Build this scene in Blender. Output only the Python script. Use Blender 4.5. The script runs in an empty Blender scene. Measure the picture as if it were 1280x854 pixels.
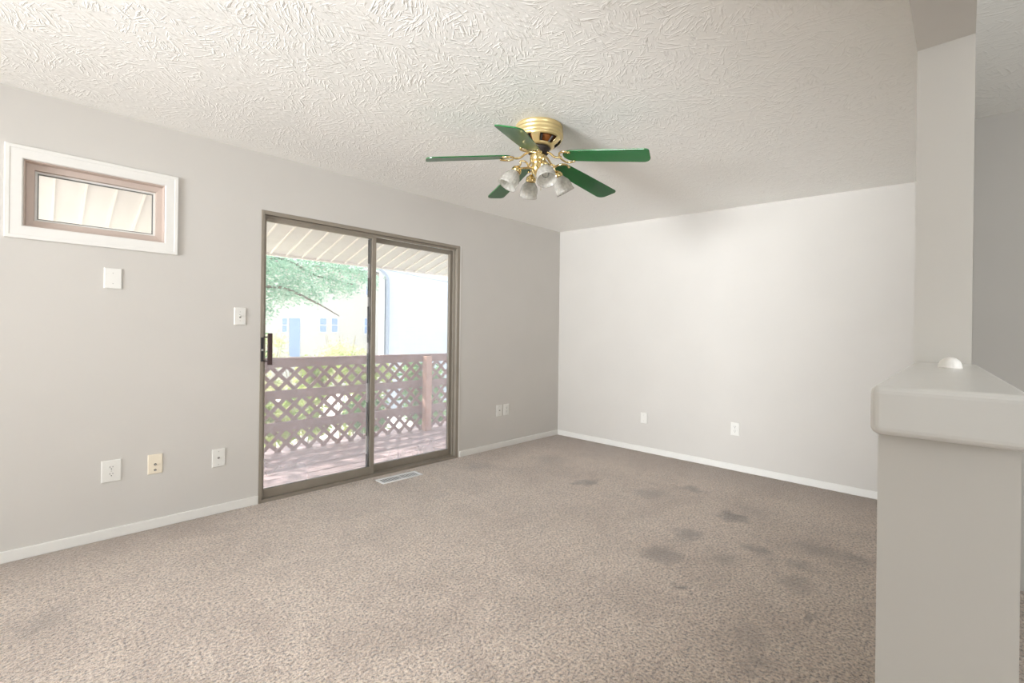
import bpy, bmesh, math, random
from mathutils import Vector, Matrix
import numpy as np

scene = bpy.context.scene
COL = scene.collection
R = math.radians

# ------------------------------------------------------------------ camera
CAM_H = 1.203
phi, roll = R(44.35), R(0.7)
fwd = Vector((math.cos(phi), math.sin(phi), 0))
r0 = Vector((math.sin(phi), -math.cos(phi), 0))
u0 = Vector((0, 0, 1))
rt = math.cos(roll) * r0 + math.sin(roll) * u0
up = -math.sin(roll) * r0 + math.cos(roll) * u0
cam_d = bpy.data.cameras.new('camera')
cam = bpy.data.objects.new('camera', cam_d)
COL.objects.link(cam)
m = Matrix.Identity(4)
for i in range(3):
    m[i][0] = rt[i]; m[i][1] = up[i]; m[i][2] = -fwd[i]
m[0][3], m[1][3], m[2][3] = 0, 0, CAM_H
cam.matrix_world = m
cam_d.sensor_width = 36
cam_d.lens = 36 * 578 / 1280
cam_d.shift_y = -8.9 / 1280
cam_d.clip_start = 0.05
cam_d.clip_end = 300
scene.camera = cam

# ------------------------------------------------------------------ light
world = bpy.data.worlds.new('world')
scene.world = world
world.use_nodes = True
bg = world.node_tree.nodes['Background']
bg.inputs[0].default_value = (0.86, 0.93, 1.0, 1)
bg.inputs[1].default_value = 2.7

sun_d = bpy.data.lights.new('sun', 'SUN')
sun_d.energy = 10.0
sun_d.angle = R(1.0)
sun_d.color = (1.0, 0.95, 0.87)
sun = bpy.data.objects.new('sun', sun_d)
COL.objects.link(sun)
sun_dir = Vector((-0.42, 0.50, 0.76)).normalized()      # towards the sun
sun.rotation_euler = sun_dir.to_track_quat('Z', 'Y').to_euler()
sun.location = (0, 8, 12)


def area(name, loc, rot, sx, sy, power, color=(1, 1, 1)):
    d = bpy.data.lights.new(name, 'AREA')
    d.shape = 'RECTANGLE'; d.size = sx; d.size_y = sy
    d.energy = power; d.color = color
    o = bpy.data.objects.new(name, d)
    COL.objects.link(o)
    o.location = loc; o.rotation_euler = rot
    return o


# fill lights added in two unseen window openings behind the camera
l1 = area('fill_back_opening', (-4.96, 1.45, 1.4), (0, R(-101), R(-9)), 1.5, 1.8, 216, (0.95, 0.975, 1.0))
l1.data.spread = R(80)
area('fill_side_opening', (0.3, -2.58, 1.4), (R(90), 0, 0), 1.6, 1.3, 39, (0.94, 0.975, 1.0))

scene.view_settings.view_transform = 'Standard'
scene.view_settings.look = 'None'
scene.view_settings.exposure = 0.08
scene.view_settings.gamma = 1.0
scene.view_settings.use_curve_mapping = False
scene.cycles.use_denoising = True
scene.cycles.max_bounces = 10
scene.cycles.diffuse_bounces = 6
scene.cycles.transparent_max_bounces = 12
scene.cycles.sample_clamp_indirect = 6.0
scene.cycles.caustics_reflective = False
scene.cycles.caustics_refractive = False


# ------------------------------------------------------------------ node helpers
def s2l(c):
    return tuple(((v / 255) / 12.92 if v / 255 <= 0.04045 else ((v / 255 + 0.055) / 1.055) ** 2.4) for v in c) + (1,)


class NT:
    def __init__(self, name):
        self.mat = bpy.data.materials.new(name)
        self.mat.use_nodes = True
        self.t = self.mat.node_tree
        self.b = self.t.nodes['Principled BSDF']
        self.out = self.t.nodes['Material Output']

    def n(self, typ, **kw):
        nd = self.t.nodes.new(typ)
        for k, v in kw.items():
            setattr(nd, k, v)
        return nd

    def l(self, a, b):
        self.t.links.new(a, b)

    def coord(self, sock='Object'):
        return self.n('ShaderNodeTexCoord').outputs[sock]

    def math(self, op, a, b=None, clamp=False):
        nd = self.n('ShaderNodeMath', operation=op, use_clamp=clamp)
        for i, v in enumerate((a, b)):
            if v is None:
                continue
            if isinstance(v, (int, float)):
                nd.inputs[i].default_value = v
            else:
                self.l(v, nd.inputs[i])
        return nd.outputs[0]

    def noise(self, vec, scale, detail=2, rough=0.5, dist=0.0):
        nd = self.n('ShaderNodeTexNoise')
        nd.inputs['Scale'].default_value = scale
        nd.inputs['Detail'].default_value = detail
        nd.inputs['Roughness'].default_value = rough
        nd.inputs['Distortion'].default_value = dist
        if vec is not None:
            self.l(vec, nd.inputs['Vector'])
        return nd.outputs['Fac']

    def mapping(self, vec, scale=(1, 1, 1), rot=(0, 0, 0), loc=(0, 0, 0)):
        nd = self.n('ShaderNodeMapping')
        nd.inputs['Scale'].default_value = scale
        nd.inputs['Rotation'].default_value = rot
        nd.inputs['Location'].default_value = loc
        self.l(vec, nd.inputs['Vector'])
        return nd.outputs[0]

    def ramp(self, fac, stops):
        nd = self.n('ShaderNodeValToRGB')
        el = nd.color_ramp.elements
        el[0].position, el[0].color = stops[0]
        el[1].position, el[1].color = stops[-1]
        for p, c in stops[1:-1]:
            e = el.new(p); e.color = c
        self.l(fac, nd.inputs[0])
        return nd.outputs[0]

    def mix(self, fac, a, b, mode='MIX'):
        nd = self.n('ShaderNodeMix', data_type='RGBA', blend_type=mode)
        for sock, v in ((nd.inputs[0], fac), (nd.inputs[6], a), (nd.inputs[7], b)):
            if isinstance(v, (int, float, tuple)):
                sock.default_value = v
            else:
                self.l(v, sock)
        return nd.outputs[2]

    def bump(self, h, strength, dist):
        nd = self.n('ShaderNodeBump')
        nd.inputs['Strength'].default_value = strength
        nd.inputs['Distance'].default_value = dist
        self.l(h, nd.inputs['Height'])
        self.l(nd.outputs[0], self.b.inputs['Normal'])
        return nd

    def base(self, c):
        if isinstance(c, tuple):
            self.b.inputs['Base Color'].default_value = c
        else:
            self.l(c, self.b.inputs['Base Color'])

    def set(self, **kw):
        for k, v in kw.items():
            self.b.inputs[k.replace('_', ' ')].default_value = v
        return self


def simple(name, rgb, rough=0.5, metal=0.0, var=0.04, scale=14, bump=0.0, spec=0.5):
    t = NT(name)
    c = s2l(rgb)
    co = t.coord()
    f = t.noise(co, scale, 3)
    lo = tuple(max(0, v * (1 - var)) for v in c[:3]) + (1,)
    hi = tuple(min(1, v * (1 + var)) for v in c[:3]) + (1,)
    t.base(t.ramp(f, [(0.3, lo), (0.7, hi)]))
    t.b.inputs['Roughness'].default_value = rough
    t.b.inputs['Metallic'].default_value = metal
    t.b.inputs['Specular IOR Level'].default_value = spec
    if bump:
        t.bump(t.noise(co, scale * 8, 2), bump, 0.002)
    return t.mat


# ------------------------------------------------------------------ materials
M = {}
M['wall'] = simple('wall_paint', (204, 201, 196), 0.75, var=0.012, scale=3, bump=0.08, spec=0.25)
M['partition'] = simple('partition_paint', (205, 202, 196), 0.6, var=0.012, scale=3, bump=0.06, spec=0.3)
M['trim'] = simple('white_trim_paint', (228, 227, 223), 0.4, var=0.01)
M['cap'] = simple('satin_ledge_paint', (222, 221, 217), 0.28, var=0.012)
M['plate'] = simple('white_plate_plastic', (226, 225, 220), 0.35, var=0.01)
M['ivory'] = simple('ivory_plate_plastic', (236, 226, 206), 0.35, var=0.01)
M['slot'] = simple('dark_slot', (52, 50, 50), 0.6)
M['screw'] = simple('screw_metal', (190, 188, 182), 0.35, 0.7)
M['alu'] = simple('bronze_aluminium', (150, 142, 130), 0.45, 0.25, var=0.03)
M['alu_dark'] = simple('dark_pile_gasket', (60, 56, 50), 0.6)  # dark colour of the pile strip
M['taupe'] = simple('taupe_sash_paint', (196, 180, 170), 0.5, var=0.02)
M['gasket'] = simple('grey_gasket', (120, 122, 120), 0.6)
M['bronze'] = simple('dark_bronze_handle', (74, 58, 58), 0.4, 0.3)
M['brass'] = simple('polished_brass', (224, 202, 148), 0.2, 1.0, var=0.03)
M['brass_satin'] = simple('cream_brass', (226, 204, 150), 0.3, 0.75, var=0.03)
M['motor'] = simple('rust_brown_motor', (140, 84, 40), 0.45, 0.5, var=0.25, scale=40)
M['dark'] = simple('dark_recess', (38, 30, 24), 0.6)
M['register'] = simple('white_register_metal', (236, 236, 236), 0.4, var=0.01)
M['dome'] = simple('white_dome_plastic', (246, 243, 238), 0.3, var=0.008)

t = NT('green_blade_lacquer')
f = t.noise(t.coord(), 6, 3)
g = t.ramp(f, [(0.3, s2l((0, 92, 38))), (0.7, s2l((2, 102, 44)))])
t.base(g)
t.set(Roughness=0.3)
t.b.inputs['Specular IOR Level'].default_value = 0.35
t.b.inputs['Coat Weight'].default_value = 0.35
t.b.inputs['Coat Roughness'].default_value = 0.05
M['blade'] = t.mat

# frosted ribbed glass of the lamp shades
t = NT('frosted_shade_glass')
nt = t.t
tr = t.n('ShaderNodeBsdfTranslucent'); tr.inputs[0].default_value = s2l((246, 243, 236))
df = t.n('ShaderNodeBsdfDiffuse'); df.inputs[0].default_value = s2l((238, 235, 228))
gl = t.n('ShaderNodeBsdfGlossy'); gl.inputs['Roughness'].default_value = 0.12
tp = t.n('ShaderNodeBsdfTransparent'); tp.inputs[0].default_value = (0.96, 0.96, 0.95, 1)
m1 = t.n('ShaderNodeMixShader'); m1.inputs[0].default_value = 0.35
t.l(tr.outputs[0], m1.inputs[1]); t.l(df.outputs[0], m1.inputs[2])
m2 = t.n('ShaderNodeMixShader')
fr = t.noise(t.coord(), 60, 2)
t.l(t.ramp(fr, [(0.3, (0.32, 0.32, 0.32, 1)), (0.7, (0.52, 0.52, 0.52, 1))]), m2.inputs[0])
t.l(m1.outputs[0], m2.inputs[1]); t.l(tp.outputs[0], m2.inputs[2])
lw = t.n('ShaderNodeLayerWeight'); lw.inputs[0].default_value = 0.35
m3 = t.n('ShaderNodeMixShader')
t.l(t.math('MULTIPLY', lw.outputs['Fresnel'], 0.5), m3.inputs[0])
t.l(m2.outputs[0], m3.inputs[1]); t.l(gl.outputs[0], m3.inputs[2])
t.l(m3.outputs[0], t.out.inputs[0])
M['shade'] = t.mat


def glass(name, veil, tint=(1, 1, 1, 1), haze_gradient=True):
    t = NT(name)
    tp = t.n('ShaderNodeBsdfTransparent'); tp.inputs[0].default_value = tint
    tr = t.n('ShaderNodeBsdfTranslucent'); tr.inputs[0].default_value = (0.92, 0.94, 1.0, 1)
    gl = t.n('ShaderNodeBsdfGlossy'); gl.inputs['Roughness'].default_value = 0.02
    mv = t.n('ShaderNodeMixShader')
    if haze_gradient:
        co = t.coord()
        f = t.noise(t.mapping(co, (2.5, 1, 1.0)), 1.6, 5, 0.6)
        # milky reflection haze painted into the glass, denser towards the bottom
        sep = t.n('ShaderNodeSeparateXYZ'); t.l(co, sep.inputs[0])
        low = t.math('SUBTRACT', 1.0, t.math('MULTIPLY', sep.outputs[2], 0.55), clamp=True)
        fac = t.math('MULTIPLY', t.math('MULTIPLY', f, low), veil * 2.6)
        fac = t.math('ADD', fac, veil * 0.35, clamp=True)
        t.l(fac, mv.inputs[0])
    else:
        mv.inputs[0].default_value = veil
    t.l(tp.outputs[0], mv.inputs[1]); t.l(tr.outputs[0], mv.inputs[2])
    fr = t.n('ShaderNodeFresnel'); fr.inputs[0].default_value = 1.45
    m3 = t.n('ShaderNodeMixShader')
    t.l(t.math('MULTIPLY', fr.outputs[0], 0.8), m3.inputs[0])
    t.l(mv.outputs[0], m3.inputs[1]); t.l(gl.outputs[0], m3.inputs[2])
    t.l(m3.outputs[0], t.out.inputs[0])
    return t.mat


M['glass'] = glass('hazed_door_glass', 0.16)
M['glass_window'] = glass('window_glass', 0.05, haze_gradient=False)
M['bulb'] = glass('clear_bulb_glass', 0.12, (0.97, 0.97, 0.95, 1), haze_gradient=False)

# carpet
STAINS = [(3.15,2.19,0.1,0.7),(3.07,2.24,0.06,0.6),(3.25,1.10,0.1,0.8),(2.76,1.17,0.11,0.55),(2.41,1.17,0.12,0.6),(2.17,0.98,0.045,0.9),(3.60,1.52,0.1,0.5),(3.29,1.69,0.16,0.45),(2.85,0.81,0.09,0.6),(3.11,0.56,0.15,0.45),(3.14,0.40,0.09,0.5),(2.82,0.60,0.09,0.5),(2.62,0.93,0.12,0.4),(2.34,0.45,0.05,0.6),(2.60,0.58,0.1,0.4),(1.89,0.54,0.09,0.45),(2.02,0.61,0.1,0.3),(3.46,2.82,0.2,0.3),(2.81,3.14,0.15,0.35),(3.45,1.03,0.2,0.25),(0.04,2.70,0.1,0.3)]
t = NT('beige_cut_pile_carpet')
co = t.coord()
wn = t.n('ShaderNodeTexNoise'); wn.inputs['Scale'].default_value = 8; wn.inputs['Detail'].default_value = 6; wn.inputs['Roughness'].default_value = .65
t.l(co, wn.inputs['Vector'])
wo = t.n('ShaderNodeVectorMath', operation='MULTIPLY_ADD')
t.l(wn.outputs['Color'], wo.inputs[0]); wo.inputs[1].default_value = (0.30, 0.30, 0); wo.inputs[2].default_value = (-0.15, -0.15, 0)
wa = t.n('ShaderNodeVectorMath', operation='ADD')
t.l(co, wa.inputs[0]); t.l(wo.outputs[0], wa.inputs[1])
acc = None
for (x, y, r, s) in STAINS:
    d = t.n('ShaderNodeVectorMath', operation='DISTANCE')
    t.l(wa.outputs[0], d.inputs[0]); d.inputs[1].default_value = (x, y, 0)
    mr = t.n('ShaderNodeMapRange'); mr.interpolation_type = 'SMOOTHSTEP'
    mr.inputs['From Min'].default_value = r * 0.15; mr.inputs['From Max'].default_value = r * 1.25
    mr.inputs['To Min'].default_value = s; mr.inputs['To Max'].default_value = 0
    t.l(d.outputs['Value'], mr.inputs['Value'])
    acc = mr.outputs[0] if acc is None else t.math('MAXIMUM', acc, mr.outputs[0])
tuft = t.noise(co, 85, 4, 0.75)
tuft2 = t.noise(co, 60, 2, 0.6)
patch = t.noise(co, 2.2, 6, 0.72, 0.8)
mott = t.noise(co, 26, 3, 0.65, 0.5)
base = t.ramp(tuft, [(0.38, s2l((92, 70, 54))), (0.465, s2l((210, 184, 162))), (0.58, s2l((254, 236, 217)))])
base = t.mix(t.ramp(patch, [(0.38, (0.36, 0.36, 0.36, 1)), (0.56, (0, 0, 0, 1))]), base, s2l((176, 158, 140)), 'MULTIPLY')
base = t.mix(t.ramp(mott, [(0.34, (0.45, 0.45, 0.45, 1)), (0.56, (0, 0, 0, 1))]), base, s2l((190, 174, 160)), 'MULTIPLY')
base = t.mix(t.math('MULTIPLY', t.math('MULTIPLY', acc, t.math('ADD', 0.75, mott)), 0.95, clamp=True), base, s2l((106, 82, 60)), 'MIX')
# traffic grime along the two walls
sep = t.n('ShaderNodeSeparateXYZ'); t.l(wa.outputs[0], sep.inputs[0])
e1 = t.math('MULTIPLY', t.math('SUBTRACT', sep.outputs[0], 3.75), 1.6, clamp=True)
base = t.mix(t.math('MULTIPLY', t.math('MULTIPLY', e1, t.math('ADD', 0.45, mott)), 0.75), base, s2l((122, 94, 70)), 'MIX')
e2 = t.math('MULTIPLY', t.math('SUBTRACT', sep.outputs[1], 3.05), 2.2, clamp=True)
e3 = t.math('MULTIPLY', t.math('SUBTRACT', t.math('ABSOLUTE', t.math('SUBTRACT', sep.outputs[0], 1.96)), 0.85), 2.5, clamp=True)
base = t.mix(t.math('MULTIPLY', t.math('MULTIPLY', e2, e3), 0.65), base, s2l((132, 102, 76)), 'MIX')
t.base(base)
t.set(Roughness=0.95)
t.b.inputs['Specular IOR Level'].default_value = 0.1
t.b.inputs['Sheen Weight'].default_value = 1.0
t.b.inputs['Sheen Roughness'].default_value = 0.5
h = t.math('ADD', tuft, t.math('MULTIPLY', tuft2, 0.8))
t.bump(h, 1.0, 0.016)
M['carpet'] = t.mat

# ceiling: white stomp-brush texture made of short strokes fanning in random directions
t = NT('stomped_ceiling_plaster')
co = t.coord()
flat = t.n('ShaderNodeVectorMath', operation='MULTIPLY'); flat.inputs[1].default_value = (1, 1, 0)
t.l(co, flat.inputs[0])


def strokes(scale, seed, sx, sy):
    mp = t.mapping(flat.outputs[0], (1, 1, 1), (0, 0, seed), (seed * 3.1, seed * 1.7, 0))
    v = t.n('ShaderNodeTexVoronoi', voronoi_dimensions='2D'); v.inputs['Scale'].default_value = scale
    t.l(mp, v.inputs['Vector'])
    sub = t.n('ShaderNodeVectorMath', operation='SUBTRACT')
    t.l(mp, sub.inputs[0]); t.l(v.outputs['Position'], sub.inputs[1])
    sc = t.n('ShaderNodeSeparateColor'); t.l(v.outputs['Color'], sc.inputs[0])
    ro = t.n('ShaderNodeVectorRotate', rotation_type='Z_AXIS')
    t.l(sub.outputs[0], ro.inputs['Vector'])
    t.l(t.math('MULTIPLY', sc.outputs[0], 6.283), ro.inputs['Angle'])
    off = t.n('ShaderNodeVectorMath', operation='MULTIPLY_ADD')
    t.l(v.outputs['Color'], off.inputs[0]); off.inputs[1].default_value = (9, 9, 9)
    t.l(ro.outputs[0], off.inputs[2])
    return t.noise(t.mapping(off.outputs[0], (sx, sy, 1)), 1.0, 2, 0.5, 0.4)


a1 = strokes(9, 0.3, 18, 80)
a2 = strokes(11, 1.1, 16, 85)
hh = t.math('ADD', t.ramp(a1, [(0.54, (0, 0, 0, 1)), (0.70, (1, 1, 1, 1))]), t.ramp(a2, [(0.54, (0, 0, 0, 1)), (0.70, (1, 1, 1, 1))]))
t.base(s2l((246, 246, 243)))
t.set(Roughness=0.55)
t.b.inputs['Specular IOR Level'].default_value = 0.45
t.bump(hh, 0.31, 0.0052)
M['ceiling'] = t.mat

# soffit beadboard: boards ~0.17 wide, grooves modelled in the mesh
M['soffit'] = simple('soffit_board_paint', (226, 228, 226), 0.55, var=0.04, scale=5)
M['soffit_groove'] = simple('soffit_batten_paint', (252, 250, 244), 0.55, var=0.02)
M['wood'] = simple('red_brown_deck_stain', (158, 132, 128), 0.65, var=0.16, scale=9, bump=0.2)
M['wood_post'] = simple('pinkish_post_wood', (206, 168, 152), 0.65, var=0.1, scale=9, bump=0.2)
M['deck'] = simple('deck_board_stain', (186, 166, 168), 0.6, var=0.14, scale=8, bump=0.2)
M['lattice'] = simple('lattice_strip_stain', (158, 128, 122), 0.7, var=0.14, scale=12)
M['cream'] = simple('cream_stucco', (206, 202, 193), 0.8, var=0.03)
M['blue_glass'] = simple('blue_grey_window', (150, 172, 205), 0.25, var=0.1)
M['roof'] = simple('grey_roof_shingle', (150, 148, 150), 0.8)
M['downspout'] = simple('blue_grey_downspout', (150, 160, 176), 0.5)
M['bark'] = simple('grey_bark', (120, 112, 104), 0.85, var=0.2)
M['twig'] = simple('pale_twig', (172, 166, 146), 0.85, var=0.15)
M['cable'] = simple('grey_cable', (150, 152, 156), 0.6)

t = NT('white_lap_siding')
co = t.coord()
sep = t.n('ShaderNodeSeparateXYZ'); t.l(co, sep.inputs[0])
saw = t.math('FRACT', t.math('MULTIPLY', sep.outputs[2], 8.0))
t.base(t.ramp(t.noise(co, 3, 3), [(0.3, s2l((184, 194, 208))), (0.7, s2l((192, 201, 214)))]))
t.set(Roughness=0.6)
t.bump(saw, 0.6, 0.02)
M['siding'] = t.mat

t = NT('lawn_ground')
co = t.coord()
t.base(t.ramp(t.noise(co, 1.3, 4), [(0.35, s2l((200, 196, 182))), (0.6, s2l((222, 216, 204)))]))
t.set(Roughness=0.95)
M['ground'] = t.mat


def leaf_mat(name, a, b, c):
    t = NT(name)
    f = t.noise(t.coord(), 5, 3)
    colr = t.ramp(f, [(0.3, s2l(a)), (0.5, s2l(b)), (0.7, s2l(c))])
    d = t.n('ShaderNodeBsdfDiffuse'); t.l(colr, d.inputs[0])
    tr = t.n('ShaderNodeBsdfTranslucent'); t.l(colr, tr.inputs[0])
    mx = t.n('ShaderNodeMixShader'); mx.inputs[0].default_value = 0.5
    t.l(d.outputs[0], mx.inputs[1]); t.l(tr.outputs[0], mx.inputs[2])
    t.l(mx.outputs[0], t.out.inputs[0])
    return t.mat


M['leaf'] = leaf_mat('pale_green_leaf', (148, 182, 164), (172, 202, 184), (206, 224, 212))
M['leaf_yellow'] = leaf_mat('yellow_green_leaf', (150, 176, 96), (190, 204, 122), (214, 216, 160))
M['leaf_pale'] = leaf_mat('cream_green_leaf', (176, 190, 150), (206, 208, 160), (226, 222, 190))
M['leaf_dark'] = leaf_mat('mid_green_leaf', (110, 148, 104), (136, 172, 120), (176, 200, 140))


# ------------------------------------------------------------------ mesh helpers
def link(name, bm, mat, parent=None, smooth=False, bevel=0.0, seg=2):
    me = bpy.data.meshes.new(name)
    bmesh.ops.recalc_face_normals(bm, faces=bm.faces)
    bm.to_mesh(me); bm.free()
    mats = mat if isinstance(mat, (list, tuple)) else [mat]
    for x in mats:
        me.materials.append(x)
    if smooth:
        for p in me.polygons:
            p.use_smooth = True
    o = bpy.data.objects.new(name, me)
    COL.objects.link(o)
    if parent:
        o.parent = parent
    if bevel:
        md = o.modifiers.new('edge', 'BEVEL')
        md.width = bevel; md.segments = seg; md.limit_method = 'ANGLE'; md.angle_limit = R(40)
    return o


def box(bm, x0, x1, y0, y1, z0, z1, mi=0):
    vs = [bm.verts.new((x, y, z)) for z in (z0, z1) for y in (y0, y1) for x in (x0, x1)]
    for f in ((0, 2, 3, 1), (4, 5, 7, 6), (0, 1, 5, 4), (2, 6, 7, 3), (0, 4, 6, 2), (1, 3, 7, 5)):
        fc = bm.faces.new([vs[i] for i in f]); fc.material_index = mi
    return vs


def B(*a):
    bm = bmesh.new()
    for x in a:
        box(bm, *x)
    return bm


def prism(bm, pts, axis, a, b):
    """extrude a 2-D polygon along an axis"""
    def mk(p, v):
        if axis == 'x': return (v, p[0], p[1])
        if axis == 'y': return (p[0], v, p[1])
        return (p[0], p[1], v)
    lo = [bm.verts.new(mk(p, a)) for p in pts]
    hi = [bm.verts.new(mk(p, b)) for p in pts]
    n = len(pts)
    bm.faces.new(lo[::-1]); bm.faces.new(hi)
    for i in range(n):
        bm.faces.new((lo[i], lo[(i + 1) % n], hi[(i + 1) % n], hi[i]))


def lathe(bm, prof, n=48, mat=Matrix.Identity(4), rib=0, amp=0.0, skip=None, close=True):
    rings = []
    for (r, z) in prof:
        if r < 1e-6:
            rings.append([bm.verts.new(mat @ Vector((0, 0, z)))])
        else:
            ring = []
            for i in range(n):
                a = 2 * math.pi * i / n
                rr = r * (1 + amp * math.cos(rib * a)) if rib else r
                ring.append(bm.verts.new(mat @ Vector((rr * math.cos(a), rr * math.sin(a), z))))
            rings.append(ring)
    for k in range(len(rings) - 1):
        A, C = rings[k], rings[k + 1]
        for i in range(n):
            j = (i + 1) % n
            if skip and skip(k, i):
                continue
            if len(A) == 1 and len(C) == 1:
                continue
            if len(A) == 1:
                bm.faces.new((A[0], C[i], C[j]))
            elif len(C) == 1:
                bm.faces.new((A[i], A[j], C[0]))
            else:
                bm.faces.new((A[i], A[j], C[j], C[i]))


def tube(bm, pts, r, n=10, caps=True):
    pts = [Vector(p) for p in pts]
    rr = r if isinstance(r, (list, tuple)) else [r] * len(pts)
    rings = []
    prev = None
    for i, p in enumerate(pts):
        if i == 0: d = pts[1] - p
        elif i == len(pts) - 1: d = p - pts[i - 1]
        else: d = pts[i + 1] - pts[i - 1]
        d.normalize()
        if prev is None:
            ref = Vector((0, 0, 1)) if abs(d.z) < 0.9 else Vector((1, 0, 0))
            a = d.cross(ref).normalized()
        else:
            a = (prev - d * prev.dot(d)).normalized()
        prev = a
        b = d.cross(a)
        rings.append([bm.verts.new(p + rr[i] * (math.cos(2 * math.pi * k / n) * a + math.sin(2 * math.pi * k / n) * b)) for k in range(n)])
    for i in range(len(rings) - 1):
        for k in range(n):
            j = (k + 1) % n
            bm.faces.new((rings[i][k], rings[i][j], rings[i + 1][j], rings[i + 1][k]))
    if caps:
        bm.faces.new(rings[0][::-1]); bm.faces.new(rings[-1])


def curve(ctrl, n=16):
    """Catmull-Rom through control points"""
    P = [Vector(p) for p in ctrl]
    P = [P[0] * 2 - P[1]] + P + [P[-1] * 2 - P[-2]]
    out = []
    for i in range(1, len(P) - 2):
        for k in range(n):
            t_ = k / n
            a, b, c, d = P[i - 1], P[i], P[i + 1], P[i + 2]
            out.append(0.5 * ((2 * b) + (c - a) * t_ + (2 * a - 5 * b + 4 * c - d) * t_ ** 2 + (3 * b - a - 3 * c + d) * t_ ** 3))
    out.append(P[-2])
    return out


def tag(o, label, cat, group=None):
    o['label'] = label; o['category'] = cat
    if group: o['group'] = group
    return o


def struct(o):
    o['kind'] = 'structure'
    return o


def empty(name, loc=(0, 0, 0), rot=(0, 0, 0)):
    o = bpy.data.objects.new(name, None)
    COL.objects.link(o)
    o.location = loc; o.rotation_euler = rot
    o.empty_display_size = 0.1
    return o


# ------------------------------------------------------------------ room shell
XR, YD = 4.40, 3.508              # far wall, door wall
XB, YN = -5.0, -2.6               # walls behind the camera
TILT = 0.034                      # the ceiling falls slightly away from the door wall
def ceil_z(y): return 2.447 - TILT * (YD - y)

bm = B((XB - .12, XR + .12, YN - .12, YD, -0.12, 0.0))
struct(link('floor', bm, M['carpet']))

bm = bmesh.new()
y0, y1 = YN - .12, YD + .14
prism(bm, [(y0, ceil_z(y0)), (y1, ceil_z(y1)), (y1, 2.75), (y0, 2.75)], 'x', XB - .12, XR + .12)
struct(link('ceiling', bm, M['ceiling']))

# door wall with its two openings
DX0, DX1, DZ1 = 1.077, 2.852, 2.052
WX0, WX1, WZ0, WZ1 = -0.063, 0.534, 1.737, 2.086
y0, y1 = YD, YD + .14
top = 2.62
bm = B((XB - .12, WX0, y0, y1, -.12, top), (WX0, WX1, y0, y1, -.12, WZ0), (WX0, WX1, y0, y1, WZ1, top),
       (WX1, DX0, y0, y1, -.12, top), (DX0, DX1, y0, y1, DZ1, top), (DX0, DX1, y0, y1, -.12, -.02),
       (DX1, XR + .12, y0, y1, -.12, top))
struct(link('wall_left', bm, M['wall']))
struct(link('wall_right', B((XR, XR + .12, YN - .12, YD, -.12, 2.5)), M['wall']))
# unseen walls behind the camera, each with an opening added for its fill light
bm = B((XB - .12, XB, YN - .12, 0.4, -.12, 2.5), (XB - .12, XB, 2.5, YD, -.12, 2.5),
       (XB - .12, XB, 0.4, 2.5, -.12, 0.6), (XB - .12, XB, 0.4, 2.5, 2.2, 2.5))
struct(link('wall_back', bm, M['wall']))
bm = B((XB - .12, -.6, YN - .12, YN, -.12, 2.4), (1.2, XR, YN - .12, YN, -.12, 2.4),
       (-.6, 1.2, YN - .12, YN, -.12, 0.7), (-.6, 1.2, YN - .12, YN, 2.1, 2.4))
struct(link('wall_near', bm, M['wall']))
struct(link('wall_light_block', B((-.87, -.75, YN, 1.02, 0, 2.45)), M['wall']))  # unseen wall added to keep the back fill light off the half wall
for nm, bxs in (('added_window_2', [(XB - .09, XB - .03, 0.4, 0.45, 0.6, 2.2), (XB - .09, XB - .03, 2.45, 2.5, 0.6, 2.2), (XB - .09, XB - .03, 1.42, 1.48, 0.65, 2.15),
                              (XB - .09, XB - .03, 0.45, 2.45, 0.6, 0.65), (XB - .09, XB - .03, 0.45, 2.45, 2.15, 2.2)]),
                ('added_window_3', [(-.6, -.55, YN - .09, YN - .03, 0.7, 2.1), (1.15, 1.2, YN - .09, YN - .03, 0.7, 2.1), (.27, .33, YN - .09, YN - .03, 0.75, 2.05),
                              (-.55, 1.15, YN - .09, YN - .03, 0.7, 0.75), (-.55, 1.15, YN - .09, YN - .03, 2.05, 2.1)])):
    struct(link(nm, B(*bxs), M['trim']))  # frames of the added, unseen openings

# wall of the stair hall seen past the column, and the partition with its column and header
struct(link('wall_hall', B((3.31, 3.43, YN, -0.03, 0, 2.36)), M['wall']))
PXC = 1.81                          # column face
struct(link('wall_column', B((PXC, XR, -0.016, 0.106, 0, 2.36)), M['partition']))
struct(link('wall_header', B((-.75, PXC + .001, -0.016, 0.106, 2.055, 2.36)), M['partition']))
PX0 = 0.862
struct(link('wall_half', B((PX0, PXC, -0.053, 0.089, 0, 1.07)), M['partition']))
# ledge: thick board with rounded nosing, its near end a little wider than the column end
bm = bmesh.new()
zt, zb = 1.136, 1.066
xs0, xs1 = 0.838, PXC + .0
outline = [(xs0, 0.0965), (xs0, -0.066), (xs1, -0.030), (xs1, 0.107)]
vs_lo = [bm.verts.new((x, y, zb)) for x, y in outline]
vs_hi = [bm.verts.new((x, y, zt)) for x, y in outline]
bm.faces.new(vs_lo); bm.faces.new(vs_hi)
for i in range(4):
    bm.faces.new((vs_lo[i], vs_lo[(i + 1) % 4], vs_hi[(i + 1) % 4], vs_hi[i]))
struct(link('trim_1', bm, M['cap'], smooth=False, bevel=0.011, seg=4))

# baseboards
BH, BT = 0.06, 0.013
def baseboard(name, boxes):
    struct(link(name, B(*boxes), M['trim'], bevel=0.004))
baseboard('baseboard_left', [(XB, DX0 - .002, YD - BT, YD, 0, BH), (DX1 + .018, XR - BT, YD - BT, YD, 0, BH)])
baseboard('baseboard_right', [(XR - BT, XR, 0.104, YD, 0, BH)])

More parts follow.
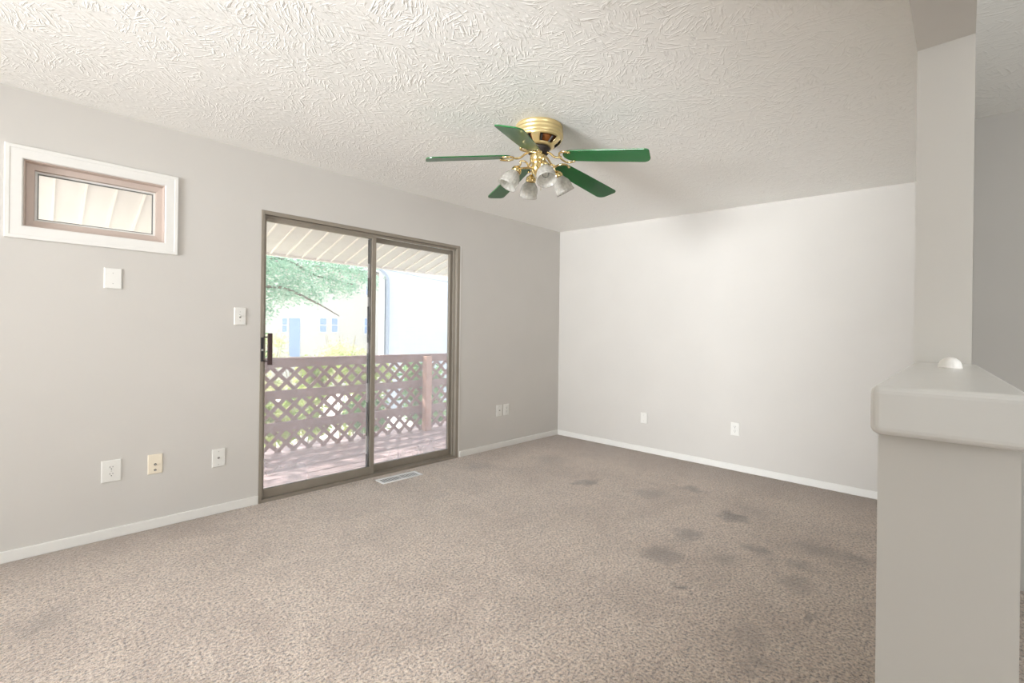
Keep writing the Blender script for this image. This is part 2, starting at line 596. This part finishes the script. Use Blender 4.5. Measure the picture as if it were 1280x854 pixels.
# ------------------------------------------------------------------ small high window
win = struct(empty('window_1', (0.235, YD, 1.91)))
def child(o, root):
    o.parent = root
    o.matrix_parent_inverse = Matrix.Translation(root.location).inverted()
    return o
cx0, cx1, cz0, cz1 = -0.131, 0.599, 1.670, 2.153
def ring_boxes(x0, x1, z0, z1, w, ya, yb):
    return [(x0, x0 + w, ya, yb, z0, z1), (x1 - w, x1, ya, yb, z0, z1), (x0 + w, x1 - w, ya, yb, z0, z0 + w), (x0 + w, x1 - w, ya, yb, z1 - w, z1)]
def miter_ring(bm, x0, x1, z0, z1, prof):
    """casing: profile (inset, y) swept around a rectangle with mitred corners"""
    rings = []
    for (d, y) in prof:
        rings.append([bm.verts.new(p) for p in ((x0 + d, y, z0 + d), (x1 - d, y, z0 + d), (x1 - d, y, z1 - d), (x0 + d, y, z1 - d))])
    for a in range(len(rings)):
        b = (a + 1) % len(rings)
        for i in range(4):
            j = (i + 1) % 4
            bm.faces.new((rings[a][i], rings[a][j], rings[b][j], rings[b][i]))
bm = bmesh.new()
miter_ring(bm, cx0, cx1, cz0, cz1, [(0, YD), (0, YD - .011), (.003, YD - .014), (.018, YD - .014), (.020, YD - .012), (.062, YD - .012), (.067, YD - .009), (.067, YD)])
child(link('casing', bm, M['trim']), win)
bm = bmesh.new()
miter_ring(bm, WX0, WX1, WZ0, WZ1, [(0, YD + .002), (.005, YD + .002), (.010, YD + .03), (.040, YD + .034), (.041, YD + .05), (.041, YD + .11), (0, YD + .11)])
child(link('sash_frame', bm, M['taupe']), win)
bm = bmesh.new()
miter_ring(bm, WX0 + .041, WX1 - .041, WZ0 + .041, WZ1 - .041, [(0, YD + .055), (.010, YD + .055), (.010, YD + .075), (0, YD + .075)])
child(link('glazing_bead', bm, M['trim']), win)
bm = bmesh.new()
miter_ring(bm, WX0 + .051, WX1 - .051, WZ0 + .051, WZ1 - .051, [(0, YD + .060), (.005, YD + .060), (.005, YD + .072), (0, YD + .072)])
child(link('gasket', bm, M['gasket']), win)
child(link('pane', B((WX0 + .05, WX1 - .05, YD + .064, YD + .070, WZ0 + .05, WZ1 - .05)), M['glass_window']), win)

# ------------------------------------------------------------------ sliding patio door
door = struct(empty('door_1', (1.96, YD + .05, 0)))
FW = 0.022
bm = B((DX0, DX0 + FW, YD - .006, YD + .12, 0, DZ1), (DX1 - .034, DX1, YD - .006, YD + .12, 0, DZ1),
       (DX0 + FW, DX1 - .034, YD - .006, YD + .12, DZ1 - .028, DZ1), (DX0 + FW, DX1 - .034, YD - .006, YD + .12, -.02, .022),
       (DX0 + FW, DX1 - .034, YD + .020, YD + .026, DZ1 - .045, DZ1 - .028), (DX1 - .046, DX1 - .034, YD + .030, YD + .036, 0.022, DZ1 - .028))
child(link('frame', bm, M['alu'], bevel=0.002), door)
child(link('corner_bead', B((DX1, DX1 + .017, YD - .004, YD + .02, 0, DZ1 + .004)), M['trim'], bevel=0.003), door)
# sliding panel on the room-side track
def panel(name, x0, x1, yc, z0, z1, sl, sr, rt_, rb_):
    o = child(link(name, B((x0, x0 + sl, yc - .016, yc + .016, z0, z1), (x1 - sr, x1, yc - .016, yc + .016, z0, z1),
                           (x0 + sl, x1 - sr, yc - .016, yc + .016, z0, z0 + rb_), (x0 + sl, x1 - sr, yc - .016, yc + .016, z1 - rt_, z1)), M['alu'], bevel=0.002), door)
    g = link('glass_pane', B((x0 + sl - .005, x1 - sr + .005, yc - .003, yc + .003, z0 + rb_ - .005, z1 - rt_ + .005)), M['glass'], o)
    return o
p1 = panel('sliding_panel', DX0 + FW + .001, 1.975, YD + .042, .022, DZ1 - .030, .020, .038, .036, .062)
p2 = panel('fixed_panel', 1.945, DX1 - .036, YD + .086, .022, DZ1 - .040, .045, .030, .040, .058)
# weatherstrip with pile gaps on the meeting stile, seen through the glass
bm = B(*[(1.920, 1.940, YD + .060, YD + .068, a, b) for a, b in ((.05, 2.0),)])
link('weatherstrip', bm, M['trim'], p1)
bm = B(*[(1.916, 1.924, YD + .050, YD + .0595, a, b) for a, b in ((.08, .19), (.34, .62), (.78, 1.03), (1.12, 1.42), (1.50, 1.66), (1.78, 1.98))])
link('pile_strip', bm, M['alu_dark'], p1)
# handle: bar on two stand-offs and a latch plate
bm = B((1.112, 1.142, 3.452, 3.470, .968, 1.190))
hd = link('handle', bm, M['bronze'], p1, bevel=0.004)
link('standoff', B((1.100, 1.122, 3.462, YD + .028, 1.158, 1.168)), M['bronze'], hd)
link('standoff', B((1.100, 1.122, 3.462, YD + .028, 0.990, 1.000)), M['bronze'], hd)
lk = link('latch_plate', B((1.080, 1.097, YD - .014, YD - .005, .992, 1.160)), M['slot'], p1, bevel=0.002)
link('latch_lever', B((1.082, 1.093, YD - .024, YD - .013, 1.066, 1.080)), M['screw'], lk)

# ------------------------------------------------------------------ wall plates
def disc(bm, c, r, axis, d0, d1, n=16, flat_=0.0):
    pts = []
    for k in range(n):
        a = 2 * math.pi * k / n
        u, v = r * math.cos(a), r * math.sin(a)
        if flat_: v = max(-flat_, min(flat_, v))
        pts.append((c[0] + u, c[1] + v))
    prism(bm, pts, axis, d0, d1)

def plate(name, label, cat, wall, u, z, kind, w=.074, h=.117, mat='plate'):
    """built facing local -y, base at the wall surface"""
    if wall == 'left':
        root = empty(name, (u, YD, z))
    else:
        root = empty(name, (XR, u, z), (0, 0, R(-90)))
    bm = bmesh.new()
    fw, fh = w / 2, h / 2
    b0 = [(-fw, -fh), (fw, -fh), (fw, fh), (-fw, fh)]
    v0 = [bm.verts.new((x, 0, zz)) for x, zz in b0]
    v1 = [bm.verts.new((x, -.004, zz)) for x, zz in b0]
    v2 = [bm.verts.new((x * .90, -.0065, zz * .94)) for x, zz in b0]
    bm.faces.new(v0)
    for A, C in ((v0, v1), (v1, v2)):
        for i in range(4):
            bm.faces.new((A[i], A[(i + 1) % 4], C[(i + 1) % 4], C[i]))
    bm.faces.new(v2)
    link('plate', bm, M[mat], root)
    def screw(zz):
        b = bmesh.new(); disc(b, (0, zz), .0028, 'y', -.0078, -.006); link('screw', b, M['screw' if mat == 'plate' else 'ivory'], root)
    if kind == 'outlet':
        screw(0)
        for zz in (.0195, -.0195):
            b = bmesh.new(); disc(b, (0, zz), .0172, 'y', -.0085, -.006, 28, .0142)
            rc = link('receptacle', b, M[mat], root)
            b = bmesh.new()
            box(b, -.0074, -.0050, -.0090, -.0084, zz + .0005, zz + .0085)
            box(b, .0050, .0074, -.0090, -.0084, zz + .0015, zz + .0085)
            disc(b, (0, zz - .0065), .0027, 'y', -.0090, -.0084)
            link('slot', b, M['slot'], rc)
    elif kind == 'switch':
        screw(.030); screw(-.030)
        b = bmesh.new(); box(b, -.0055, .0055, -.0072, -.006, -.012, .012); link('switch_slot', b, M['gasket'], root)
        b = bmesh.new(); prism(b, [(-.0072, -.005), (-.019, .003), (-.019, .010), (-.0072, .006)], 'x', -.0043, .0043); link('toggle', b, M[mat], root)
    elif kind == 'blank':
        screw(.030); screw(-.030)
    elif kind in ('jack', 'twojack'):
        screw(.042)
        for zz in ([0] if kind == 'jack' else [-.002, -.036]):
            b = bmesh.new(); disc(b, (0, zz), .0065, 'y', -.010, -.006, 12); jk = link('jack', b, M['slot'], root)
            b = bmesh.new(); disc(b, (0, zz), .0040, 'y', -.016, -.0099, 12); link('connector', b, M['screw'], jk)
        if kind == 'jack': screw(-.042)
    return tag(root, label, cat)

plate('blank_plate', 'white blank wall plate under the small high window', 'wall plate', 'left', .295, 1.497, 'blank', .079, .117)
plate('light_switch', 'white single toggle light switch on the wall beside the patio door handle', 'light switch', 'left', .950, 1.303, 'switch', .071, .117)
plate('power_outlet', 'oversized white double power outlet low on the wall below the blank plate', 'outlet', 'left', .298, .388, 'outlet', .089, .125)
plate('phone_jack', 'ivory cream wall plate with two dark jacks, between the outlet and the white cable plate', 'wall plate', 'left', .500, .390, 'twojack', .072, .117, 'ivory')
plate('cable_jack', 'white wall plate with one dark cable jack, low beside the patio door frame', 'wall plate', 'left', .834, .366, 'jack', .074, .117)
plate('cable_jack', 'small white wall plate with one dark jack, close beside an outlet near the room corner', 'wall plate', 'left', 3.408, .397, 'jack', .080, .117)
plate('power_outlet', 'white double outlet between a jack plate and the room corner, past the patio door', 'outlet', 'left', 3.512, .397, 'outlet', .080, .117)
plate('blank_plate', 'white blank wall plate low on the wide bare wall', 'wall plate', 'right', 2.369, .352, 'blank', .074, .112)
plate('power_outlet', 'white double outlet low on the wide bare wall, near the half wall', 'outlet', 'right', 1.470, .373, 'outlet', .074, .117)

# ------------------------------------------------------------------ floor register
fr = tag(empty('floor_vent', (2.105, 3.343, 0), (0, 0, R(-1.0))), 'white slatted metal floor vent in the carpet before the patio door', 'vent')
bm = bmesh.new()
L, W = .185, .064
def ring_flat(bm, L, W, w, z0, z1):
    for b in ((-L, L, -W, -W + w), (-L, L, W - w, W), (-L, -L + w, -W + w, W - w), (L - w, L, -W + w, W - w)):
        box(bm, *b, z0, z1)
ring_flat(bm, L, W, .016, 0, .009)
box(bm, -.003, .003, -W + .016, W - .016, 0.002, .0085)
link('vent_frame', bm, M['register'], fr, bevel=0.0015)
link('vent_well', B((-L + .014, L - .014, -W + .014, W - .014, 0.0005, .002)), M['slot'], fr)
bm = bmesh.new()
nsl = 17
for i in range(nsl):
    x = -L + .024 + i * (2 * L - .048) / (nsl - 1)
    box(bm, x - .0030, x + .0030, -W + .016, W - .016, .002, .0045)
link('louver', bm, M['register'], fr)

# ------------------------------------------------------------------ white dome on the ledge
bm = bmesh.new()
prof = [(0, 0), (.0215, 0), (.0215, .004)] + [(.021 * math.cos(a), .0045 + .022 * math.sin(a)) for a in [R(k) for k in range(0, 90, 9)]] + [(0, .0265)]
lathe(bm, prof, 40)
o = link('door_stop_dome', bm, M['dome'], smooth=True)
o.location = (1.49, .0228, 1.136)
tag(o, 'small white plastic dome sitting on the half wall ledge', 'dome knob')

# ------------------------------------------------------------------ ceiling fan
FX, FY = 1.982, 1.742
FZ = ceil_z(FY)
fan = tag(empty('ceiling_fan', (FX, FY, FZ), (math.atan(TILT), 0, 0)), 'brass ceiling fan with five green blades and four frosted glass lamps', 'ceiling fan')
bm = bmesh.new()
lathe(bm, [(0, .004), (.128, .004), (.134, -.004), (.134, -.016), (.129, -.021), (.136, -.026), (.138, -.036), (.132, -.042), (.139, -.048), (.140, -.062), (.134, -.068), (0, -.068)], 64)
link('canopy', bm, M['brass_satin'], fan, smooth=True)
bm = bmesh.new()
lathe(bm, [(.137, -.066), (.128, -.082), (.112, -.098), (.092, -.112), (.080, -.118), (.064, -.122)], 80, skip=lambda k, i: k in (1, 2) and 2 <= (i % 16) <= 12)
hs = link('motor_housing', bm, M['brass_satin'], fan, smooth=True)
md = hs.modifiers.new('wall', 'SOLIDIFY'); md.thickness = .003
bm = bmesh.new()
lathe(bm, [(0, -.064), (.108, -.064), (.104, -.085), (.085, -.102), (.05, -.118), (0, -.118)], 48)
mt = link('motor', bm, M['motor'], fan, smooth=True)
for k in range(5):
    a = 2 * math.pi * (16 * k + 7) / 80
    for s in (-1, 1):
        b = bmesh.new()
        tube(b, [(.116 * math.cos(a + s * .30), .116 * math.sin(a + s * .30), -.082), (.086 * math.cos(a + s * .30), .086 * math.sin(a + s * .30), -.106)], .007, 8)
        link('winding', b, M['dark'], mt)
bm = bmesh.new()
lathe(bm, [(0, -.119), (.066, -.119), (.068, -.128), (.060, -.136), (.058, -.150), (.050, -.156), (0, -.156)], 48)
link('flywheel', bm, M['dark'], fan, smooth=True)
bm = bmesh.new()
lathe(bm, [(0, -.154), (.040, -.154), (.046, -.165), (.046, -.190), (.038, -.200), (.033, -.214), (.036, -.224), (.036, -.246), (.026, -.262), (.014, -.272), (.008, -.285), (0, -.290)], 40)
link('light_fitter', bm, M['brass'], fan, smooth=True)

BLADES = [(142, 2.163), (209, 2.118), (287, 2.122), (353, 2.123), (69.5, 2.146)]
def blade_outline():
    pts = []
    L0, L1 = .155, .635
    for a in np.linspace(90, 270, 13):
        pts.append((L0 + .055 + .055 * math.cos(R(a)), .054 * math.sin(R(a))))
    w = .066
    rc = .022
    # leading corner is rounder than the trailing one
    pts.append((L0 + .2, -.060))
    for a in np.linspace(-90, 0, 5):
        pts.append((L1 - rc + rc * math.cos(R(a)), -w + rc + rc * math.sin(R(a))))
    rc2 = .045
    for a in np.linspace(0, 90, 7):
        pts.append((L1 - .004 - rc2 + rc2 * math.cos(R(a)), w - rc2 + rc2 * math.sin(R(a))))
    pts.append((L0 + .2, .060))
    return pts
def make_blade(az, ztip):
    hz = -.176                          # arm height below ceiling
    tip_local = ztip - FZ - TILT * .63 * math.sin(R(az))
    droop = math.atan2(hz - tip_local, .635 - .10)
    T = Matrix.Rotation(R(az), 4, 'Z') @ Matrix.Translation((.10, 0, hz)) @ Matrix.Rotation(droop, 4, 'Y') @ Matrix.Rotation(R(-10), 4, 'X') @ Matrix.Translation((-.10, 0, 0))
    bm = bmesh.new()
    prism(bm, blade_outline(), 'z', -.003, .003)
    bm.transform(T)
    b = link('blade', bm, M['blade'], fan, bevel=0.0015)
    bm = bmesh.new()
    U = Matrix.Rotation(R(az), 4, 'Z')
    P1 = T @ Vector((.145, 0, -.008))
    pts = curve([U @ Vector((.050, 0, -.146)), U @ Vector((.075, 0, -.160)), U @ Vector((.105, 0, -.184)), P1], 8)
    tube(bm, pts, .0058, 10)
    link('blade_arm', bm, M['brass'], fan, smooth=True)
    bm = bmesh.new()
    loop = [(.205, .047, -.008), (.180, .058, -.009), (.155, .050, -.010), (.142, .025, -.010), (.140, 0, -.010), (.142, -.025, -.010), (.155, -.050, -.010), (.180, -.058, -.009), (.205, -.047, -.008)]
    tube(bm, [T @ p for p in curve(loop, 6)], .0055, 8)
    for s in (1, -1):
        c = T @ Vector((.205, .047 * s, -.006))
        lathe(bm, [(0, -.006), (.008, -.005), (.009, .002), (0, .003)], 12, Matrix.Translation(c))
    link('blade_bracket', bm, M['brass'], b, smooth=True)
for a in BLADES:
    make_blade(*a)

def make_lamp(az, tilt, rad):
    """arm, socket cup, ribbed tulip shade and bulb; local axis of the shade is -z tilted outwards"""
    U = Matrix.Rotation(R(az), 4, 'Z')
    S = U @ Matrix.Translation((rad, 0, -.252)) @ Matrix.Rotation(R(-tilt), 4, 'Y')
    bm = bmesh.new()
    top = S @ Vector((0, 0, .012))
    up_ = S @ Vector((0, 0, .034))
    pts = curve([U @ Vector((.030, 0, -.236)), U @ Vector((.052, 0, -.228)), U @ Vector((rad * .62, 0, -.205)), U @ Vector((rad * .86, 0, -.206)), up_, top], 8)
    tube(bm, pts, .005, 10)
    arm = link('lamp_arm', bm, M['brass'], fan, smooth=True)
    bm = bmesh.new()
    lathe(bm, [(0, .016), (.012, .016), (.018, .008), (.027, .000), (.030, -.012), (.029, -.024), (.026, -.024), (.026, -.002), (0, -.002)], 28, S)
    link('socket_cup', bm, M['brass'], arm, smooth=True)
    bm = bmesh.new()
    prof = [(.024, -.010), (.026, -.022), (.034, -.036), (.045, -.052), (.051, -.070), (.052, -.086), (.051, -.100), (.055, -.116)]
    inner = [(r - .003, z + (.001 if k else 0)) for k, (r, z) in enumerate(prof)][::-1]
    lathe(bm, prof + inner, 72, S, rib=18, amp=.018)
    link('glass_shade', bm, M['shade'], arm, smooth=True)
    bm = bmesh.new()
    lathe(bm, [(0, -.026), (.010, -.026), (.011, -.040), (.018, -.055), (.022, -.068), (.018, -.081), (.009, -.088), (0, -.090)], 24, S)
    link('bulb', bm, M['bulb'], arm, smooth=True)
for az in (239, 149, 59, 329):
    make_lamp(az, 30, .118)
for dx, ln in ((.012, .09),):
    bm = bmesh.new(); tube(bm, [(.012, -.020, -.270), (.012, -.020, -.270 - ln)], .0012, 6)
    link('pull_chain', bm, M['brass'], fan)

# ------------------------------------------------------------------ outside: deck, railing, roof
YO = YD + .14
RY = 5.45
bm = bmesh.new()
yb = YO + .01
random.seed(4)
while yb < 5.62:
    box(bm, -2.5, 8.5, yb, yb + .129, -.185, -.15 + random.uniform(-.002, .002))
    yb += .140
struct(link('deck_floor', bm, M['deck']))

rail = tag(empty('deck_railing', (3.0, RY, -.15)), 'brown deck railing of three rails over diamond lattice', 'railing')
def rchild(o): return child(o, rail)
for nm, z0, z1, yy in (('rail', .805, .890, RY - .045), ('rail', .455, .550, RY - .045), ('rail', .095, .195, RY - .045)):
    rchild(link(nm, B((-1.5, 7.6, yy, yy + .038, z0, z1)), M['wood'], bevel=0.004))
rchild(link('rail_cap', B((-1.5, 7.6, RY - .052, RY + .04, .890, .912)), M['wood'], bevel=0.004))
for px_ in (-.5, 3.795, 6.9):
    rchild(link('post', B((px_ - .047, px_ + .047, RY - .142, RY - .048, -.15, .885)), M['wood_post'], bevel=0.004))
def clip_poly(poly, x0, x1, z0, z1):
    for ax, lim, sg in ((0, x0, 1), (0, x1, -1), (1, z0, 1), (1, z1, -1)):
        out = []
        for i in range(len(poly)):
            p, q = poly[i], poly[(i + 1) % len(poly)]
            a, b = sg * (p[ax] - lim), sg * (q[ax] - lim)
            if a >= 0: out.append(p)
            if a * b < 0:
                t_ = a / (a - b)
                out.append((p[0] + (q[0] - p[0]) * t_, p[1] + (q[1] - p[1]) * t_))
        poly = out
        if len(poly) < 3: return None
    return poly
bm = bmesh.new()
LX0, LX1, LZ0, LZ1 = -1.4, 7.5, -.148, .86
pitch, sw = .172, .042
for direction, ya in ((1, RY - .006), (-1, RY + .004)):
    c = -12 * pitch
    while c < 9 + 12 * pitch:
        hw = sw / 2 * math.sqrt(2)
        H_ = LZ1 - LZ0 + 1
        xb = LX0 + c
        poly = [(xb - hw, LZ0 - .5), (xb + hw, LZ0 - .5), (xb + hw + direction * (H_ + .5), LZ1 + 1), (xb - hw + direction * (H_ + .5), LZ1 + 1)]
        # 45 degree strips
        dz = (LZ1 + 1) - (LZ0 - .5)
        poly[2] = (xb + hw + direction * dz, LZ1 + 1); poly[3] = (xb - hw + direction * dz, LZ1 + 1)
        pl = clip_poly(poly, LX0, LX1, LZ0, LZ1)
        if pl: prism(bm, pl, 'y', ya, ya + .009)
        c += pitch
rchild(link('lattice_panel', bm, M['lattice']))

# roof overhang: sloping boarded soffit over the deck
SL = .27
def sof_z(y): return 2.052 + SL * (5.45 - y)
ye = 5.45
bm = bmesh.new()
def slope_box(bm, x0, x1, ya, yb_, d0, d1):
    vs = [bm.verts.new((x, y, sof_z(y) + d)) for d in (d0, d1) for y in (ya, yb_) for x in (x0, x1)]
    for f in ((0, 2, 3, 1), (4, 5, 7, 6), (0, 1, 5, 4), (2, 6, 7, 3), (0, 4, 6, 2), (1, 3, 7, 5)):
        bm.faces.new([vs[i] for i in f])
slope_box(bm, -3, 9, YO, ye, .012, .10)
roof = struct(link('ceiling_porch', bm, M['soffit']))
bm = bmesh.new()
x = -3
while x < 9:
    slope_box(bm, x, x + .014, YO, ye - .002, -.004, .011)
    x += .170
struct(link('trim_3', bm, M['soffit_groove']))
bm = bmesh.new(); box(bm, -3, 9, ye, ye + .03, sof_z(ye) - .012, sof_z(ye) + .16)
struct(link('trim_2', bm, M['soffit_groove']))

# ------------------------------------------------------------------ outside: ground, houses, plants
GZ = -1.2
struct(link('ground', B((-40, 60, YO, 60, GZ - .2, GZ)), M['ground']))

hs = tag(empty('siding_house', (10, 12, GZ)), 'white lap-sided house wall filling the view beyond the fixed door pane', 'house')
bm = bmesh.new(); prism(bm, [(6.88, 12), (15.5, 12), (17.5, 17.5), (10.6, 17.5)], 'z', GZ, 4.2)
child(link('wall', bm, M['siding']), hs)
child(link('corner_board', B((6.84, 6.96, 11.96, 12.06, GZ, 4.2)), M['trim']), hs)
bm = bmesh.new()
tube(bm, curve([(6.55, 11.72, 3.05), (6.72, 11.78, 2.98), (6.98, 11.90, 2.80), (7.04, 11.93, 2.5), (7.04, 11.93, 1.0), (7.04, 11.93, GZ)], 8), .055, 8)
child(link('downspout', bm, M['downspout'], smooth=True), hs)
bm = bmesh.new(); prism(bm, [(11.6, 4.1), (18.2, 4.1), (15.0, 6.2)], 'x', 9.4, 18.0)
child(link('roof', bm, M['roof']), hs)

fb = tag(empty('cream_house', (9, 22, GZ)), 'distant cream house with small blue-grey windows seen past the tree', 'house')
child(link('wall', B((3.0, 18, 22, 29, GZ, 4.35)), M['cream']), fb)
bm = bmesh.new(); prism(bm, [(21.4, 4.3), (29.6, 4.3), (25.5, 6.0)], 'x', 2.6, 18.4)
child(link('roof', bm, M['roof']), fb)
for x0, x1, z0, z1 in ((7.62, 7.90, 1.15, 1.85), (9.33, 9.70, 1.18, 1.90), (9.90, 10.26, 1.18, 1.92), (11.62, 12.05, 1.12, 1.97), (11.70, 12.05, 3.1, 4.15)):
    w = child(link('window', B((x0, x1, 21.97, 22.02, z0, z1)), M['trim']), fb)
    link('pane', B((x0 + .04, x1 - .04, 21.955, 21.98, z0 + .04, (z0 + z1) / 2 - .02), (x0 + .04, x1 - .04, 21.955, 21.98, (z0 + z1) / 2 + .02, z1 - .04)), M['blue_glass'], w)
dr = child(link('door', B((7.98, 8.44, 21.96, 22.02, .05, 1.82)), M['blue_glass']), fb)

bm = bmesh.new()
tube(bm, curve([(5.2, 9.2, 2.62), (7.0, 9.0, 2.46), (9.5, 8.8, 2.36)], 8), .008, 6)
tag(link('utility_cable', bm, M['cable']), 'thin grey cable crossing before the white siding house', 'cable')


def leaves(bm, centers, n, size, rng, squash=.7):
    wts = [r_ ** 2 for _, r_ in centers]
    for _ in range(n):
        c, rad = rng.choices(centers, weights=wts)[0]
        while True:
            p = Vector((rng.uniform(-1, 1), rng.uniform(-1, 1), rng.uniform(-1, 1)))
            if p.length <= 1: break
        p = p * (0.5 + 0.75 * rng.random())
        pos = Vector(c) + Vector((p.x * rad, p.y * rad, p.z * rad * squash))
        s = size * rng.uniform(.6, 1.3)
        q = Matrix.Rotation(rng.uniform(0, 6.28), 4, 'Z') @ Matrix.Rotation(rng.uniform(-1.2, 1.2), 4, 'X') @ Matrix.Rotation(rng.uniform(-1.2, 1.2), 4, 'Y')
        pts = [(-s, 0, 0), (-.3 * s, .38 * s, .05 * s), (.5 * s, .3 * s, .03 * s), (s, 0, -.12 * s), (.5 * s, -.3 * s, .03 * s), (-.3 * s, -.38 * s, .05 * s)]
        bm.faces.new([bm.verts.new(pos + (q @ Vector(v))) for v in pts])

rng = random.Random(11)
tr_ = tag(empty('leafy_tree', (2.2, 8.6, GZ)), 'pale green leafy tree with overhanging branches beyond the deck', 'tree')
bm = bmesh.new()
tube(bm, curve([(1.9, 8.8, GZ), (1.95, 8.75, .2), (2.1, 8.7, 1.5), (2.3, 8.6, 3.2), (2.6, 8.5, 4.6)], 8), [.13] * 9 + [.11] * 8 + [.09] * 8 + [.05] * 8, 10)
child(link('trunk', bm, M['bark'], smooth=True), tr_)
for pts in ([(2.15, 8.65, 2.0), (2.8, 8.4, 2.45), (3.5, 8.3, 2.2), (4.3, 8.3, 2.1)], [(2.1, 8.7, 1.7), (2.7, 8.2, 1.95), (3.3, 8.1, 1.75), (3.8, 8.1, 1.5)], [(2.3, 8.6, 3.0), (3.0, 8.3, 3.1), (4.2, 8.2, 2.9)],
            [(2.15, 8.7, 2.2), (1.6, 8.0, 2.5), (1.0, 7.4, 2.6)]):
    bm = bmesh.new(); c_ = curve(pts, 6); tube(bm, c_, [.035 * (1 - .75 * i / (len(c_) - 1)) for i in range(len(c_))], 7)
    child(link('branch', bm, M['bark'], smooth=True), tr_)
bm = bmesh.new()
cl = [((2.5, 8.4, 2.35), .60), ((2.9, 8.3, 2.25), .55), ((3.2, 8.2, 2.0), .42), ((3.5, 8.2, 2.45), .50), ((3.7, 8.2, 2.05), .34), ((2.5, 8.5, 1.85), .42), ((2.6, 8.4, 1.5), .26), ((2.9, 8.3, 1.85), .36),
      ((4.2, 8.3, 2.35), .42), ((4.55, 8.3, 2.2), .24), ((3.4, 8.2, 1.80), .22), ((4.0, 8.2, 2.0), .26), ((3.9, 8.3, 2.6), .4)]
leaves(bm, cl, 9000, .030, rng, .8)
cl = [((3.3, 8.4, 2.95), .6), ((4.3, 8.5, 3.0), .55), ((2.2, 8.3, 3.1), .7), ((1.3, 7.8, 2.9), .8), ((.4, 7.6, 3.0), .8), ((2.4, 7.6, 3.7), .8), ((3.6, 7.8, 3.7), .7), ((1.4, 8.4, 3.9), .8),
      ((.2, 6.7, 3.2), .75), ((1.5, 6.6, 3.3), .8), ((2.7, 6.7, 3.2), .7), ((3.9, 6.9, 3.2), .7), ((5.2, 6.8, 3.2), .7), ((5.0, 8.2, 3.4), .5)]
leaves(bm, cl, 8000, .048, rng)  # leaf clusters out of view, added to shade the deck
fo = child(link('foliage', bm, M['leaf']), tr_); fo['kind'] = 'stuff'

for i, (bx, by, hgt, wd, mt_, lab, n) in enumerate([
        (4.55, 9.6, 2.6, .62, 'leaf_pale', 'pale yellow-green bush rising over the rail beside the door mullion', 1700),
        (3.55, 11.0, 2.5, .55, 'leaf_pale', 'cream green shrub over the rail, middle of the sliding pane', 1300),
        (2.65, 9.5, 2.55, .45, 'leaf_dark', 'loose green shrub over the rail by the door handle', 800),
        (1.75, 7.6, 1.9, .48, 'leaf_dark', 'low green bush seen through the lattice below the door handle', 2000),
        (2.95, 7.5, 2.0, .50, 'leaf_yellow', 'low yellow-green bush seen through the lattice, middle of the sliding pane', 1900),
        (4.1, 7.6, 2.0, .50, 'leaf_yellow', 'low yellow-green bush seen through the lattice beside the door mullion', 1900),
        (5.3, 7.7, 2.0, .50, 'leaf_dark', 'low green bush seen through the lattice before the railing post', 1800),
        (6.5, 7.8, 2.0, .50, 'leaf_dark', 'low green bush seen through the lattice past the railing post', 1800),
        (2.25, 6.55, 1.6, .42, 'leaf_yellow', 'small yellow-green bush close behind the lattice, towards the handle side of the sliding pane', 1500),
        (3.45, 6.55, 1.6, .42, 'leaf_dark', 'small green bush close behind the lattice, by the door mullion', 1500),
        (4.65, 6.6, 1.6, .42, 'leaf_dark', 'small green bush close behind the lattice and the railing post', 1500)]):
    root = tag(empty('garden_bush', (bx, by, GZ)), lab, 'bush', 'bushes beyond the deck railing')
    bm = bmesh.new()
    for k in range(6):
        a = k * 1.05
        c_ = curve([(bx, by, GZ), (bx + .12 * math.cos(a), by + .12 * math.sin(a), GZ + hgt * .45), (bx + wd * .55 * math.cos(a), by + wd * .55 * math.sin(a), GZ + hgt * .9)], 4)
        tube(bm, c_, .007, 5)
    child(link('stem', bm, M['twig']), root)
    bm = bmesh.new()
    cl = [((bx + rng.uniform(-.6, .6) * wd, by + rng.uniform(-.5, .5) * wd, GZ + hgt * rng.uniform(.42, .92)), wd * rng.uniform(.4, .65)) for _ in range(9)]
    leaves(bm, cl, n, .045 if mt_ == 'leaf_pale' else .058, rng, .9)
    f_ = child(link('foliage', bm, M[mt_]), root); f_['kind'] = 'stuff'
